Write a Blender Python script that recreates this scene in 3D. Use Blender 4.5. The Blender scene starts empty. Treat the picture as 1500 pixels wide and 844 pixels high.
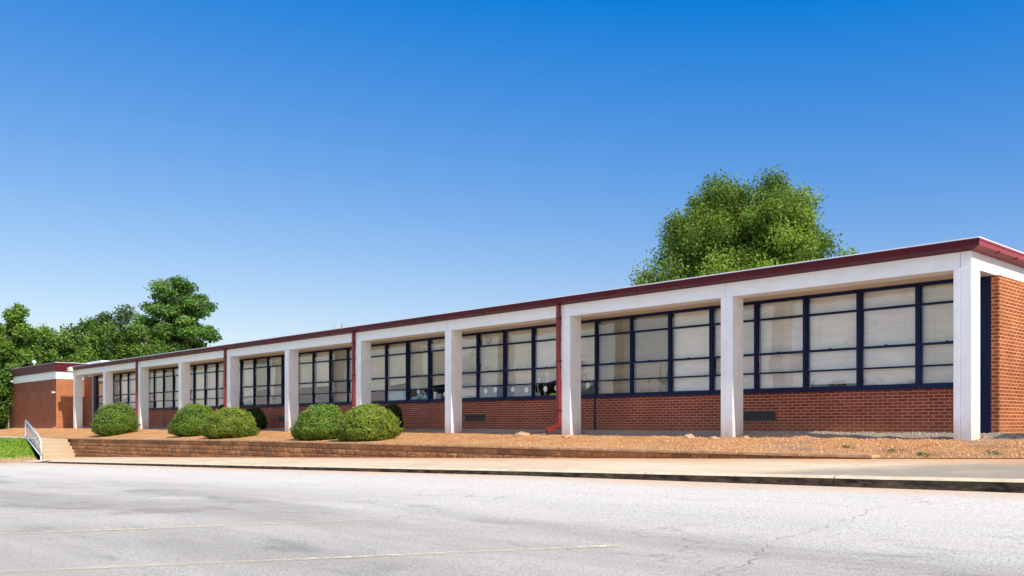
import bpy, math, random
import numpy as np
from mathutils import noise, Vector
random.seed(7); np.random.seed(7)
S = bpy.context.scene
COL = S.collection
# ------------------------------------------------------------------ camera model (building axes: X along the facade, Y into it)
F_ = 1320.0; TH = math.atan(1223/F_); sn, cs = math.sin(TH), math.cos(TH)
CX, CY, CZ = 6.16, -16.77, .31
def atY(px, py, Y):
    k = (px-750)/F_; dY = Y-CY; dX = dY*(k*sn-cs)/(sn+k*cs); d = -dX*cs+dY*sn
    return (CX+dX, Y, CZ+(620-py)*d/F_)
def atd(px, py, d):
    x = (px-750)/F_*d
    return (CX+x*sn-d*cs, CY+x*cs+d*sn, CZ+(620-py)*d/F_)
def _pw(x, P):
    for (a, b), (c, d) in zip(P, P[1:]):
        if x <= c or c == P[-1][0]: return b+(d-b)*(x-a)/(c-a)
def K(X): return _pw(max(-48, min(X, 14)), [(-48, -1.567), (-33, -1.194), (-15, -.746), (-5.46, -.504), (2.75, -.308), (14, -.05)])
LP = [(-48, -1.64), (-33, -1.285), (-15, -.848), (-5.46, -.607), (2.75, -.452), (14, -.24)]
def lot(X, Y): return _pw(max(-48, min(X, 14)), LP)+.01*(max(-40, Y)+6)
def SW(X): return -.232+.0264*max(-48, min(X, 14))
def onlot(px, py):
    lo, hi = 1., 80.
    for _ in range(50):
        m = (lo+hi)/2; p = atd(px, py, m)
        if p[2] > lot(p[0], p[1]): lo = m
        else: hi = m
    return atd(px, py, lo)
def sm(t): t = max(0, min(1, t)); return t*t*(3-2*t)
def lerp(x, pts):
    if x <= pts[0][0]: return pts[0][1]
    for (a, b), (c, d) in zip(pts, pts[1:]):
        if x <= c: return b+(d-b)*(x-a)/(c-a)
    return pts[-1][1]
def T(X):
    if X > -.5: return SW(X)+.012
    return lerp(X, [(-60, -.40), (-38.6, -.39), (-30, -.318), (-20, -.231), (-8.4, -.2), (-.5, -.182)])
# ------------------------------------------------------------------ materials
def mat(name, rough=.8, spec=.3):
    m = bpy.data.materials.new(name); m.use_nodes = True
    nt = m.node_tree; b = nt.nodes['Principled BSDF']
    b.inputs['Roughness'].default_value = rough
    b.inputs['Specular IOR Level'].default_value = spec
    return m, nt, b
class N:
    """small node helper"""
    def __init__(s, nt): s.nt = nt; s.L = nt.links
    def n(s, t, **k):
        o = s.nt.nodes.new(t)
        for a, v in k.items(): setattr(o, a, v)
        return o
    def pos(s): return s.n('ShaderNodeNewGeometry').outputs['Position']
    def map(s, v, scale=(1, 1, 1), rot=(0, 0, 0), loc=(0, 0, 0)):
        m = s.n('ShaderNodeMapping'); s.L.new(v, m.inputs[0])
        m.inputs['Scale'].default_value = scale; m.inputs['Rotation'].default_value = rot; m.inputs['Location'].default_value = loc
        return m.outputs[0]
    def noise(s, v, scale, detail=4, rough=.55, dist=0):
        o = s.n('ShaderNodeTexNoise'); s.L.new(v, o.inputs['Vector'])
        o.inputs['Scale'].default_value = scale; o.inputs['Detail'].default_value = detail
        o.inputs['Roughness'].default_value = rough; o.inputs['Distortion'].default_value = dist
        return o.outputs['Fac']
    def ramp(s, f, stops):
        r = s.n('ShaderNodeValToRGB'); s.L.new(f, r.inputs[0]); e = r.color_ramp.elements
        while len(e) > 1: e.remove(e[-1])
        e[0].position = stops[0][0]; c = stops[0][1]; e[0].color = (*c, 1) if not isinstance(c, (int, float)) else (c, c, c, 1)
        for p, c in stops[1:]:
            x = e.new(p); x.color = (*c, 1) if not isinstance(c, (int, float)) else (c, c, c, 1)
        return r.outputs[0]
    def mix(s, f, a, b, mode='MIX'):
        m = s.n('ShaderNodeMix', data_type='RGBA', blend_type=mode)
        for sock, v in ((m.inputs[0], f), (m.inputs[6], a), (m.inputs[7], b)):
            if hasattr(v, 'links'): s.L.new(v, sock)
            elif isinstance(v, (int, float)): sock.default_value = v
            else: sock.default_value = (*v, 1)
        return m.outputs[2]
    def math(s, op, a, b=None, clamp=False):
        m = s.n('ShaderNodeMath', operation=op, use_clamp=clamp)
        for i, v in enumerate((a, b)):
            if v is None: continue
            if hasattr(v, 'links'): s.L.new(v, m.inputs[i])
            else: m.inputs[i].default_value = v
        return m.outputs[0]
    def sep(s, v):
        o = s.n('ShaderNodeSeparateXYZ'); s.L.new(v, o.inputs[0]); return o.outputs
    def bump(s, h, b, strength=.4, dist=.02):
        o = s.n('ShaderNodeBump'); s.L.new(h, o.inputs['Height'])
        o.inputs['Strength'].default_value = strength; o.inputs['Distance'].default_value = dist
        s.L.new(o.outputs[0], b.inputs['Normal'])
    def mr(s, v, a, b, c=0, d=1):
        m = s.n('ShaderNodeMapRange', clamp=True); s.L.new(v, m.inputs[0])
        for i, x in enumerate((a, b, c, d)): m.inputs[i+1].default_value = x
        return m.outputs[0]

def paint(name, col, rough=.5, var=.12, dirt=None, dirt_h=(.0, .6), spec=.4, nscale=3):
    m, nt, b = mat(name, rough, spec); h = N(nt); p = h.pos()
    f = h.noise(p, nscale, 5, .6)
    c = h.mix(h.ramp(f, [(.35, 0.), (.7, 1.)]), tuple(x*(1-var) for x in col), tuple(min(1, x*(1+var*.5)) for x in col))
    if dirt:
        z = h.sep(p)[2]
        g = h.mr(z, dirt_h[1], dirt_h[0])
        g = h.math('MULTIPLY', g, h.ramp(h.noise(h.map(p, (6, 6, 1.5)), 1.5, 4), [(.3, .35), (.65, 1.)]))
        c = h.mix(g, c, dirt)
        # faint vertical streaks
        st = h.ramp(h.noise(h.map(p, (14, 14, .7)), 1, 3), [(.56, 0.), (.75, .12)])
        c = h.mix(st, c, (.45, .42, .38))
    h.L.new(c, b.inputs['Base Color'])
    h.bump(h.noise(p, 60, 3), b, .12, .004)
    return m

M = {}
M['white'] = paint('white_paint', (.89, .93, .93), .55, .07, (.55, .33, .2), (-.15, .45))
M['white_clean'] = paint('white_trim', (.89, .93, .93), .5, .05)
M['soffit'] = paint('cream_soffit', (.74, .68, .58), .7, .08)
M['maroon'] = paint('maroon_metal', (.095, .009, .016), .5, .12, spec=.2)
M['maroon_sun'] = paint('sunlit_maroon_metal', (.34, .06, .075), .5, .12, spec=.3)  # same maroon, lightened in colour for the sunlit end fascia
M['red_spout'] = paint('red_downspout', (.20, .018, .014), .45, .15, spec=.5)
M['navy'] = paint('navy_frames', (.002, .009, .055), .5, .2, spec=.25)
M['black'] = paint('black_metal', (.01, .01, .012), .6)
M['grey_metal'] = paint('grey_metal', (.35, .37, .38), .45)
M['vent'] = paint('brown_vent', (.11, .10, .085), .6)
M['galv'] = paint('white_metal', (.7, .73, .76), .4, .1)
M['roof'] = paint('roof_membrane', (.72, .73, .73), .7)
M['dark'] = paint('dark_interior', (.03, .03, .032), .9)
M['tie'] = paint('orange_stone', (.5, .3, .2), .9, .3)
M['plate'] = paint('white_paper', (.86, .86, .88), .8, .02)
M['platering'] = paint('grey_ring', (.55, .56, .6), .8, .02)
M['bluegrey'] = paint('bluegrey_board', (.16, .21, .27), .8, .2)
M['paleblue'] = paint('paleblue_board', (.34, .47, .56), .8, .2)
M['darkboard'] = paint('dark_board', (.05, .06, .07), .8, .2)
M['lime'] = paint('lime_plastic', (.38, .62, .02), .5)
M['teal'] = paint('teal_plastic', (.25, .5, .52), .6)

def brick_mat(name, c1, c2, mortar, soil=True):
    m, nt, b = mat(name, .85, .2); h = N(nt); p = h.pos(); x, y, z = h.sep(p)
    v = h.n('ShaderNodeCombineXYZ'); h.L.new(h.math('ADD', x, y), v.inputs[0]); h.L.new(h.math('SUBTRACT', z, .005), v.inputs[1])
    br = h.n('ShaderNodeTexBrick'); h.L.new(v.outputs[0], br.inputs[0])
    br.inputs['Scale'].default_value = 1; br.inputs['Brick Width'].default_value = .2032; br.inputs['Row Height'].default_value = .0667
    br.inputs['Mortar Size'].default_value = .009; br.inputs['Mortar Smooth'].default_value = .15; br.inputs['Bias'].default_value = -.1
    br.inputs['Color1'].default_value = (*c1, 1); br.inputs['Color2'].default_value = (*c2, 1); br.inputs['Mortar'].default_value = (*mortar, 1)
    f = h.noise(p, 1.3, 5, .65)
    c = h.mix(h.ramp(f, [(.3, 0.), (.75, .45)]), br.outputs['Color'], (c1[0]*.42, c1[1]*.42, c1[2]*.55))
    f2 = h.noise(p, 35, 3)
    c = h.mix(h.ramp(f2, [(.3, .0), (.8, .35)]), c, (c2[0]*1.3, c2[1]*1.4, c2[2]*1.4))
    # sparse chipped, pale bricks
    vo = h.n('ShaderNodeTexVoronoi'); h.L.new(p, vo.inputs['Vector']); vo.inputs['Scale'].default_value = 3.2
    c = h.mix(h.ramp(vo.outputs['Distance'], [(.02, .7), (.035, 0.)]), c, (.6, .5, .42))
    if soil:
        g = h.math('MULTIPLY', h.mr(z, .42, .08), h.ramp(h.noise(h.map(p, (2, 2, 5)), 1.2), [(.35, .2), (.7, .85)]))
        c = h.mix(g, c, (.36, .15, .07))
    h.L.new(c, b.inputs['Base Color'])
    hh = h.math('SUBTRACT', 1, br.outputs['Fac']); hh = h.math('ADD', hh, h.math('MULTIPLY', f2, .5))
    h.bump(hh, b, .55, .008)
    return m
M['brick'] = brick_mat('red_brick', (.19, .038, .022), (.34, .078, .040), (.62, .34, .22))
M['brick_end'] = brick_mat('sunlit_brick', (.25, .055, .020), (.46, .12, .034), (.80, .47, .25))  # same brick for the sunlit walls, sunlight put into the colour
M['brick_wing'] = brick_mat('shaded_brick', (.20, .06, .033), (.34, .105, .055), (.30, .15, .09))  # same brick for the wing front, its shade darkened into the colour

def glass_mat():
    m = bpy.data.materials.new('window_glass'); m.use_nodes = True; nt = m.node_tree; nt.nodes.clear(); h = N(nt)
    o = h.n('ShaderNodeOutputMaterial'); tr = h.n('ShaderNodeBsdfTransparent'); gl = h.n('ShaderNodeBsdfGlossy'); mx = h.n('ShaderNodeMixShader')
    tr.inputs[0].default_value = (.97, .98, .97, 1); gl.inputs['Roughness'].default_value = .03
    gl.inputs[0].default_value = (.92, .95, .95, 1)
    ge = h.n('ShaderNodeNewGeometry'); dt = h.n('ShaderNodeVectorMath', operation='DOT_PRODUCT'); h.L.new(ge.outputs['Incoming'], dt.inputs[0]); h.L.new(ge.outputs['Normal'], dt.inputs[1])
    fr = h.math('ADD', .10, h.math('MULTIPLY', h.math('POWER', h.math('SUBTRACT', 1, h.math('ABSOLUTE', dt.outputs['Value'])), 5), .9))
    bp = h.n('ShaderNodeBump'); bp.inputs['Strength'].default_value = .25; bp.inputs['Distance'].default_value = .02
    h.L.new(h.noise(h.pos(), 2.2, 2), bp.inputs['Height']); h.L.new(bp.outputs[0], gl.inputs['Normal'])
    f = fr
    h.L.new(f, mx.inputs[0]); h.L.new(tr.outputs[0], mx.inputs[1]); h.L.new(gl.outputs[0], mx.inputs[2]); h.L.new(mx.outputs[0], o.inputs[0])
    return m
M['glass'] = glass_mat()

def blind_mat(name, col):
    m, nt, b = mat(name, .6, .3); h = N(nt); p = h.pos()
    c = h.mix(h.ramp(h.noise(h.map(p, (1.2, 1, 5)), 1.5, 3), [(.3, 0.), (.7, 1.)]), tuple(x*.82 for x in col), col)
    z = h.sep(p)[2]
    w = h.math('FRACT', h.math('MULTIPLY', z, 1/.026))
    c = h.mix(h.ramp(w, [(.0, .45), (.18, 0.), (.85, 0.), (1., .35)]), c, tuple(x*.45 for x in col))
    h.L.new(c, b.inputs['Base Color']); return m
M['blind1'] = blind_mat('blind_white', (.95, .93, .88))
M['blind2'] = blind_mat('blind_cream', (.80, .77, .65))
M['blind3'] = blind_mat('blind_dull', (.46, .42, .33))

def asphalt():
    m, nt, b = mat('weathered_asphalt', .9, .2); h = N(nt); p = h.pos(); x, y, z = h.sep(p)
    big = h.noise(h.map(p, (.10, .34, 1), (0, 0, math.radians(8))), 1, 6, .62, .5)
    med = h.noise(h.map(p, (.45, 1.1, 1), (0, 0, math.radians(-24))), 1, 5, .65, .3)
    fine = h.noise(p, 46, 5, .85)
    c = h.ramp(big, [(.30, (.40, .36, .285)), (.46, (.66, .60, .48)), (.62, (.88, .81, .66))])
    c2 = h.ramp(med, [(.30, (.42, .38, .30)), (.50, (.72, .655, .53)), (.75, (.90, .825, .675))])
    c = h.mix(.5, c, c2)
    pa = h.ramp(h.noise(h.map(p, (.16, .75, 1), (0, 0, math.radians(-12)), (2.3, 1.1, 0)), 1.0, 4, .55, .4), [(.44, 0.), (.60, .8)])
    c = h.mix(h.math('MULTIPLY', pa, h.mr(y, -8.5, -11.5, 0, .85)), c, (.40, .355, .28))
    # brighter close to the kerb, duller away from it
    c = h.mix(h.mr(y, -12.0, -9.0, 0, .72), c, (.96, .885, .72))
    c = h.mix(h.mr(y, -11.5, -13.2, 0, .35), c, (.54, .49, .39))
    # oil drips / dark stains in the stalls
    st = h.ramp(h.noise(h.map(p, (.7, 1.6, 1), (0, 0, math.radians(-30))), 1.1, 5, .6), [(.57, 0.), (.68, .6)])
    st = h.math('MULTIPLY', st, h.mr(y, -9.5, -11.5))
    c = h.mix(st, c, (.30, .275, .235))
    # pitted aggregate
    c = h.mix(h.ramp(fine, [(.40, .9), (.50, 0.)]), c, (.26, .235, .19))
    vo = h.n('ShaderNodeTexVoronoi'); h.L.new(p, vo.inputs['Vector']); vo.inputs['Scale'].default_value = 70
    c = h.mix(h.ramp(vo.outputs['Distance'], [(.12, .6), (.3, 0.)]), c, (.95, .9, .78))
    # hairline cracks
    v2 = h.n('ShaderNodeTexVoronoi', feature='DISTANCE_TO_EDGE'); v2.inputs['Scale'].default_value = .33
    wv = h.n('ShaderNodeVectorMath', operation='ADD'); h.L.new(p, wv.inputs[0])
    nn = h.n('ShaderNodeTexNoise'); h.L.new(p, nn.inputs['Vector']); nn.inputs['Scale'].default_value = 1.7; nn.inputs['Detail'].default_value = 6
    h.L.new(nn.outputs['Color'], wv.inputs[1]); h.L.new(wv.outputs[0], v2.inputs['Vector'])
    cr = h.math('MULTIPLY', h.ramp(v2.outputs['Distance'], [(.0, .7), (.006, 0.)]), h.ramp(h.noise(p, .35, 2), [(.5, 0.), (.58, .8)]))
    c = h.mix(cr, c, (.2, .18, .15))
    # red clay washed against the kerb
    wob = h.math('ADD', y, h.math('MULTIPLY', h.noise(h.map(p, (.5, 1, 1)), 1, 5), 1.3))
    clay = h.math('MULTIPLY', h.mr(wob, -6.6, -5.5), h.ramp(h.noise(p, 9, 4), [(.3, .5), (.7, 1.)]))
    c = h.mix(clay, c, (.82, .52, .29))
    tan = h.math('MULTIPLY', h.ramp(h.noise(h.map(p, (.15, .8, 1), (0, 0, .1)), 1.2, 5), [(.50, 0.), (.66, .55)]), h.mr(y, -13, -8, .35, 1.))
    c = h.mix(tan, c, (.78, .68, .55))
    lf = h.math('MULTIPLY', h.mr(x, -27, -34), h.mr(y, -12, -8, .3, .8))
    c = h.mix(lf, c, (.72, .55, .40))
    h.L.new(c, b.inputs['Base Color'])
    h.bump(h.math('ADD', fine, h.math('MULTIPLY', vo.outputs['Distance'], .5)), b, .6, .012)
    return m
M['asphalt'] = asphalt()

def concrete(name, col, stain, joints=True):
    m, nt, b = mat(name, .85, .2); h = N(nt); p = h.pos(); x, y, z = h.sep(p)
    c = h.mix(h.ramp(h.noise(h.map(p, (.35, .9, 1)), 1, 5, .6), [(.32, 0.), (.68, 1.)]), col, stain)
    c = h.mix(h.ramp(h.noise(p, 45, 4, .7), [(.3, .4), (.55, 0.)]), c, tuple(v*.6 for v in col))
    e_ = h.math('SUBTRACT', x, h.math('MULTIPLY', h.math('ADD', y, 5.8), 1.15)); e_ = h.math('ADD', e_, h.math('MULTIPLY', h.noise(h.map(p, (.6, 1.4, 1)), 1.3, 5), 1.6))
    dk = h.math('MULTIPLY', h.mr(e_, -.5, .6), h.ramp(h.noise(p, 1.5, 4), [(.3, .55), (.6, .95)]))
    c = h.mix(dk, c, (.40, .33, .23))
    sp = h.ramp(h.noise(h.map(p, (.5, 2.2, 1), loc=(7, 3, 0)), 1.4, 6, .7), [(.54, 0.), (.66, .45)])
    c = h.mix(sp, c, (.48, .36, .22))
    clay = h.math('MULTIPLY', h.mr(h.math('ADD', y, h.math('MULTIPLY', h.noise(p, 2, 4), .8)), -3.9, -2.95), .85)
    c = h.mix(clay, c, (.72, .36, .15))
    if not joints:
        ny = h.sep(h.n('ShaderNodeNewGeometry').outputs['Normal'])[2]
        c = h.mix(h.mr(ny, .9, .3), c, (.46, .36, .24))
    if joints:
        fr = h.math('FRACT', h.math('DIVIDE', x, 3.05))
        j = h.ramp(fr, [(.0, .9), (.006, 0.)])
        c = h.mix(j, c, (.2, .15, .11))
    h.L.new(c, b.inputs['Base Color']); h.bump(h.noise(p, 60, 4, .7), b, .4, .006)
    return m
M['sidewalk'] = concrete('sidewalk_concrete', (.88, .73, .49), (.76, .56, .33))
M['steps'] = concrete('step_concrete', (.80, .72, .54), (.58, .48, .33), False)

def kerb_mat():
    m, nt, b = mat('kerb_concrete', .9, .15); h = N(nt); p = h.pos(); x, y, z = h.sep(p)
    nz = h.sep(h.n('ShaderNodeNewGeometry').outputs['Normal'])[2]
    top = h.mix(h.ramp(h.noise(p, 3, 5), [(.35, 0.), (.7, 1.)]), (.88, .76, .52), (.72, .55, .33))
    face = h.mix(h.ramp(h.noise(h.map(p, (1.5, 1, 4)), 2, 6, .7), [(.40, 0.), (.72, 1.)]), (.018, .016, .016), (.16, .115, .07))  # near-black face: grime, with the shade of that side put into the colour
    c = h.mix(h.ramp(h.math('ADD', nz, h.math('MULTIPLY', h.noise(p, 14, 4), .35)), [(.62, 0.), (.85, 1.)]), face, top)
    h.L.new(c, b.inputs['Base Color']); h.bump(h.noise(p, 30, 4, .7), b, .7, .012); return m
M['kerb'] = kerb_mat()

def clay_mat(name='red_clay'):
    m, nt, b = mat(name, .95, .1); h = N(nt); p = h.pos(); x, y, z = h.sep(p)
    c = h.ramp(h.noise(p, 1.1, 6, .65), [(.3, (.66, .28, .085)), (.5, (.86, .43, .155)), (.72, (.92, .56, .26))])
    c = h.mix(h.ramp(h.noise(p, 26, 5, .75), [(.38, .85), (.53, 0.)]), c, (.26, .10, .04))
    gr = h.ramp(h.noise(p, 75, 3, .8), [(.56, 0.), (.68, .7)])
    c = h.mix(gr, c, (.72, .60, .48))
    grey = h.math('MULTIPLY', h.ramp(h.noise(h.map(p, (.35, 1.2, 1)), 1.3, 5), [(.5, 0.), (.62, .75)]), h.mr(x, -6, -2.5))
    c = h.mix(grey, c, (.36, .27, .22))
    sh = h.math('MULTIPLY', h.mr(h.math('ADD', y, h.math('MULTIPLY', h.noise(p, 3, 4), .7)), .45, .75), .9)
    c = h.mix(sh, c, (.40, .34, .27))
    h.L.new(c, b.inputs['Base Color']); h.bump(h.noise(p, 22, 6, .75), b, 1.0, .06); return m
M['clay'] = clay_mat()
def simple_noise(name, a, bb, scale, rough=.95, bump=.6, bs=30):
    m, nt, b = mat(name, rough, .15); h = N(nt); p = h.pos()
    c = h.ramp(h.noise(p, scale, 6, .65), [(.3, a), (.7, bb)])
    h.L.new(c, b.inputs['Base Color']); h.bump(h.noise(p, bs, 5, .7), b, bump, .02); return m
M['clod'] = simple_noise('clod', (.42, .17, .065), (.82, .50, .26), 9)
M['gravel'] = simple_noise('gravel', (.28, .23, .18), (.62, .53, .42), 30, bs=60)
M['bark'] = simple_noise('bark', (.07, .05, .035), (.16, .12, .09), 6)
M['ground'] = simple_noise('field', (.07, .10, .03), (.13, .15, .05), .5)
M['capstone'] = simple_noise('capstone', (.36, .20, .10), (.72, .46, .25), 5)
M['rock'] = simple_noise('rock', (.42, .22, .11), (.72, .48, .30), 8)

def split_mat():
    m, nt, b = mat('split_face_block', .95, .1); h = N(nt); p = h.pos()
    at = h.n('ShaderNodeAttribute', attribute_name='lc')
    c = h.ramp(h.noise(h.map(p, (.4, 1, 1.5)), 1.2, 6, .7), [(.3, (.20, .09, .045)), (.52, (.46, .22, .095)), (.75, (.72, .38, .17))])
    c = h.mix(h.mr(at.outputs['Fac'], 0, 1, 0, .6), c, (.15, .10, .07))
    c = h.mix(h.ramp(h.noise(p, 20, 5, .7), [(.35, .6), (.55, 0.)]), c, (.08, .045, .028))
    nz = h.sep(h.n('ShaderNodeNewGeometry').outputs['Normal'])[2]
    c = h.mix(h.mr(nz, .6, .95, 0, .85), c, (.60, .38, .21))  # upward ledges lightened, sunlight put into the colour
    h.L.new(c, b.inputs['Base Color']); h.bump(h.noise(p, 25, 6, .75), b, .8, .025); return m
M['split'] = split_mat()

def foliage(name, dark, mid, light, trans=.3):
    m = bpy.data.materials.new(name); m.use_nodes = True; nt = m.node_tree; nt.nodes.clear(); h = N(nt)
    o = h.n('ShaderNodeOutputMaterial'); at = h.n('ShaderNodeAttribute', attribute_name='lc')
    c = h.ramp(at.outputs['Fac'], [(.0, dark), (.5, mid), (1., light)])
    d = h.n('ShaderNodeBsdfPrincipled'); h.L.new(c, d.inputs['Base Color']); d.inputs['Roughness'].default_value = .55; d.inputs['Specular IOR Level'].default_value = .25
    t = h.n('ShaderNodeBsdfTranslucent'); h.L.new(h.mix(.5, c, (light[0]*1.3, light[1]*1.2, light[2]*.6)), t.inputs[0])
    mx = h.n('ShaderNodeMixShader'); mx.inputs[0].default_value = trans
    h.L.new(d.outputs[0], mx.inputs[1]); h.L.new(t.outputs[0], mx.inputs[2]); h.L.new(mx.outputs[0], o.inputs[0]); return m
M['oak'] = foliage('oak_leaves', (.05, .105, .014), (.20, .31, .036), (.40, .50, .085))
M['pine'] = foliage('pine_needles', (.045, .11, .025), (.155, .29, .055), (.30, .45, .10))
M['wood'] = foliage('woodland_leaves', (.05, .11, .02), (.13, .235, .038), (.25, .37, .065))
M['bright'] = foliage('bright_leaves', (.055, .115, .016), (.15, .26, .035), (.29, .41, .075))
M['dull'] = foliage('dull_leaves', (.05, .08, .035), (.10, .155, .055), (.16, .23, .08))
M['box'] = foliage('shrub_leaves', (.035, .085, .012), (.135, .245, .03), (.33, .45, .075))
M['box2'] = foliage('shrub_leaves_yellow', (.04, .085, .012), (.18, .265, .03), (.42, .47, .075))
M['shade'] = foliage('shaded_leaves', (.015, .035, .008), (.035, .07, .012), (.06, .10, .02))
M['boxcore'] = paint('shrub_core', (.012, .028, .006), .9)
M['grass'] = foliage('grass_blades', (.10, .20, .02), (.19, .34, .03), (.34, .48, .07), .3)

def bank_mat():
    m, nt, b = mat('grass_bank', .95, .1); h = N(nt); p = h.pos(); at = h.n('ShaderNodeAttribute', attribute_name='lc')
    g = h.ramp(h.noise(p, 2.2, 5), [(.3, (.13, .24, .025)), (.7, (.26, .38, .05))])
    d = h.ramp(h.noise(p, 4, 6, .7), [(.3, (.42, .24, .12)), (.7, (.62, .42, .26))])
    f = h.math('ADD', at.outputs['Fac'], h.math('MULTIPLY', h.math('SUBTRACT', h.noise(p, 3, 5), .5), .7))
    h.L.new(h.mix(h.ramp(f, [(.45, 0.), (.55, 1.)]), d, g), b.inputs['Base Color']); h.bump(h.noise(p, 20, 5), b, .8, .04); return m
M['bank'] = bank_mat()
def line_mat():
    m = bpy.data.materials.new('faded_yellow'); m.use_nodes = True; nt = m.node_tree; h = N(nt); b = nt.nodes['Principled BSDF']; p = h.pos()
    b.inputs['Roughness'].default_value = .9
    h.L.new(h.mix(h.noise(p, 30, 4), (.82, .68, .40), (.92, .82, .58)), b.inputs['Base Color'])
    a = h.ramp(h.noise(h.map(p, (1, 1, 1)), 13, 6, .75), [(.42, .1), (.54, 1.)])
    a2 = h.ramp(h.noise(p, 1.1, 3), [(.35, .45), (.6, 1.)])
    h.L.new(h.math('MULTIPLY', a, a2), b.inputs['Alpha']); return m
M['line'] = line_mat()
def crack_mat():
    m = bpy.data.materials.new('crack_dirt'); m.use_nodes = True; nt = m.node_tree; h = N(nt); b = nt.nodes['Principled BSDF']; p = h.pos()
    b.inputs['Roughness'].default_value = 1; b.inputs['Base Color'].default_value = (.13, .11, .085, 1)
    h.L.new(h.ramp(h.noise(p, 14, 4, .7), [(.40, .1), (.55, .85)]), b.inputs['Alpha']); return m
M['crack'] = crack_mat()

# ------------------------------------------------------------------ mesh helpers
class MB:
    def __init__(s): s.v = []; s.f = []
    def add(s, v, f):
        o = len(s.v); s.v += v; s.f += [tuple(i+o for i in q) for q in f]
    def box(s, x0, x1, y0, y1, z0, z1, z0b=None, z1b=None):
        """z0b/z1b: heights at the x1 end"""
        if z0b is None: z0b = z0
        if z1b is None: z1b = z1
        s.add([(x0, y0, z0), (x1, y0, z0b), (x1, y1, z0b), (x0, y1, z0), (x0, y0, z1), (x1, y0, z1b), (x1, y1, z1b), (x0, y1, z1)],
              [(0, 3, 2, 1), (4, 5, 6, 7), (0, 1, 5, 4), (1, 2, 6, 5), (2, 3, 7, 6), (3, 0, 4, 7)])
    def grid(s, xs, ys, zf):
        o = len(s.v); nx, ny = len(xs), len(ys)
        for x in xs:
            for y in ys: s.v.append((x, y, zf(x, y)))
        for i in range(nx-1):
            for j in range(ny-1):
                a = o+i*ny+j; s.f.append((a, a+ny, a+ny+1, a+1))
    def prism(s, prof, path):
        """extrude a closed profile [(a,b)] between frames: path = list of functions (a,b)->(x,y,z)"""
        o = len(s.v); n = len(prof)
        for fn in path: s.v += [fn(a, b) for a, b in prof]
        for k in range(len(path)-1):
            for i in range(n):
                j = (i+1) % n; s.f.append((o+k*n+i, o+k*n+j, o+(k+1)*n+j, o+(k+1)*n+i))
        s.f.append(tuple(o+i for i in range(n))[::-1]); s.f.append(tuple(o+(len(path)-1)*n+i for i in range(n)))
    def tube(s, pts, rad, n=8):
        if isinstance(rad, (int, float)): rad = [rad]*len(pts)
        o = len(s.v); P = [Vector(p) for p in pts]
        for i, p in enumerate(P):
            t = (P[min(i+1, len(P)-1)]-P[max(i-1, 0)]).normalized()
            a = t.orthogonal().normalized() if i == 0 else (a-t*a.dot(t)).normalized()
            b = t.cross(a)
            for k in range(n):
                w = 2*math.pi*k/n; s.v.append(tuple(p+(a*math.cos(w)+b*math.sin(w))*rad[i]))
        for i in range(len(P)-1):
            for k in range(n):
                j = (k+1) % n; s.f.append((o+i*n+k, o+i*n+j, o+(i+1)*n+j, o+(i+1)*n+k))
        s.f.append(tuple(o+k for k in range(n))[::-1]); s.f.append(tuple(o+(len(P)-1)*n+k for k in range(n)))
    def build(s, name, m, parent=None, smooth=False, bevel=0, fix=True):
        me = bpy.data.meshes.new(name); me.from_pydata(s.v, [], s.f); me.materials.append(m)
        if fix:
            import bmesh
            bm = bmesh.new(); bm.from_mesh(me); bmesh.ops.recalc_face_normals(bm, faces=bm.faces); bm.to_mesh(me); bm.free()
        if smooth: me.polygons.foreach_set('use_smooth', [True]*len(me.polygons))
        o = bpy.data.objects.new(name, me); COL.objects.link(o); o.parent = parent
        if bevel:
            b = o.modifiers.new('b', 'BEVEL'); b.width = bevel; b.segments = 2; b.limit_method = 'ANGLE'
        return o
def tag(o, label=None, cat=None, group=None, kind=None):
    if label: o['label'] = label
    if cat: o['category'] = cat
    if group: o['group'] = group
    if kind: o['kind'] = kind
    return o
def empty(name, loc=(0, 0, 0)):
    o = bpy.data.objects.new(name, None); COL.objects.link(o); o.location = loc; o.empty_display_size = .3; return o
def local(o, parent):
    """vertices were written in world coordinates: keep them there under a parent that stands elsewhere"""
    o.parent = parent; o.location = -Vector(parent.location)
    return o
def leaves(name, pts, nrm, size, m, lc, parent=None, aspect=.6, jitter=.6):
    """one quad per point, numpy"""
    n = len(pts); r = np.random.normal(size=(n, 3)); nn = nrm+r*jitter; nn /= np.linalg.norm(nn, axis=1)[:, None]+1e-9
    t = np.cross(nn, np.random.normal(size=(n, 3))); t /= np.linalg.norm(t, axis=1)[:, None]+1e-9
    b = np.cross(nn, t); s = (size*(.6+.8*np.random.rand(n)))[:, None]
    V = np.empty((n, 4, 3)); V[:, 0] = pts-t*s; V[:, 1] = pts-b*s*aspect; V[:, 2] = pts+t*s; V[:, 3] = pts+b*s*aspect
    me = bpy.data.meshes.new(name); me.vertices.add(n*4); me.vertices.foreach_set('co', V.ravel().astype(np.float32))
    me.loops.add(n*4); me.loops.foreach_set('vertex_index', np.arange(n*4, dtype=np.int32))
    me.polygons.add(n); me.polygons.foreach_set('loop_start', np.arange(0, n*4, 4, dtype=np.int32)); me.polygons.foreach_set('loop_total', np.full(n, 4, dtype=np.int32))
    at = me.attributes.new('lc', 'FLOAT', 'FACE'); at.data.foreach_set('value', lc.astype(np.float32))
    me.update(calc_edges=True); me.materials.append(m)
    o = bpy.data.objects.new(name, me); COL.objects.link(o); o.parent = parent; return o
def setlc(o, vals):
    at = o.data.attributes.new('lc', 'FLOAT', 'POINT'); at.data.foreach_set('value', vals)

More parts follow.
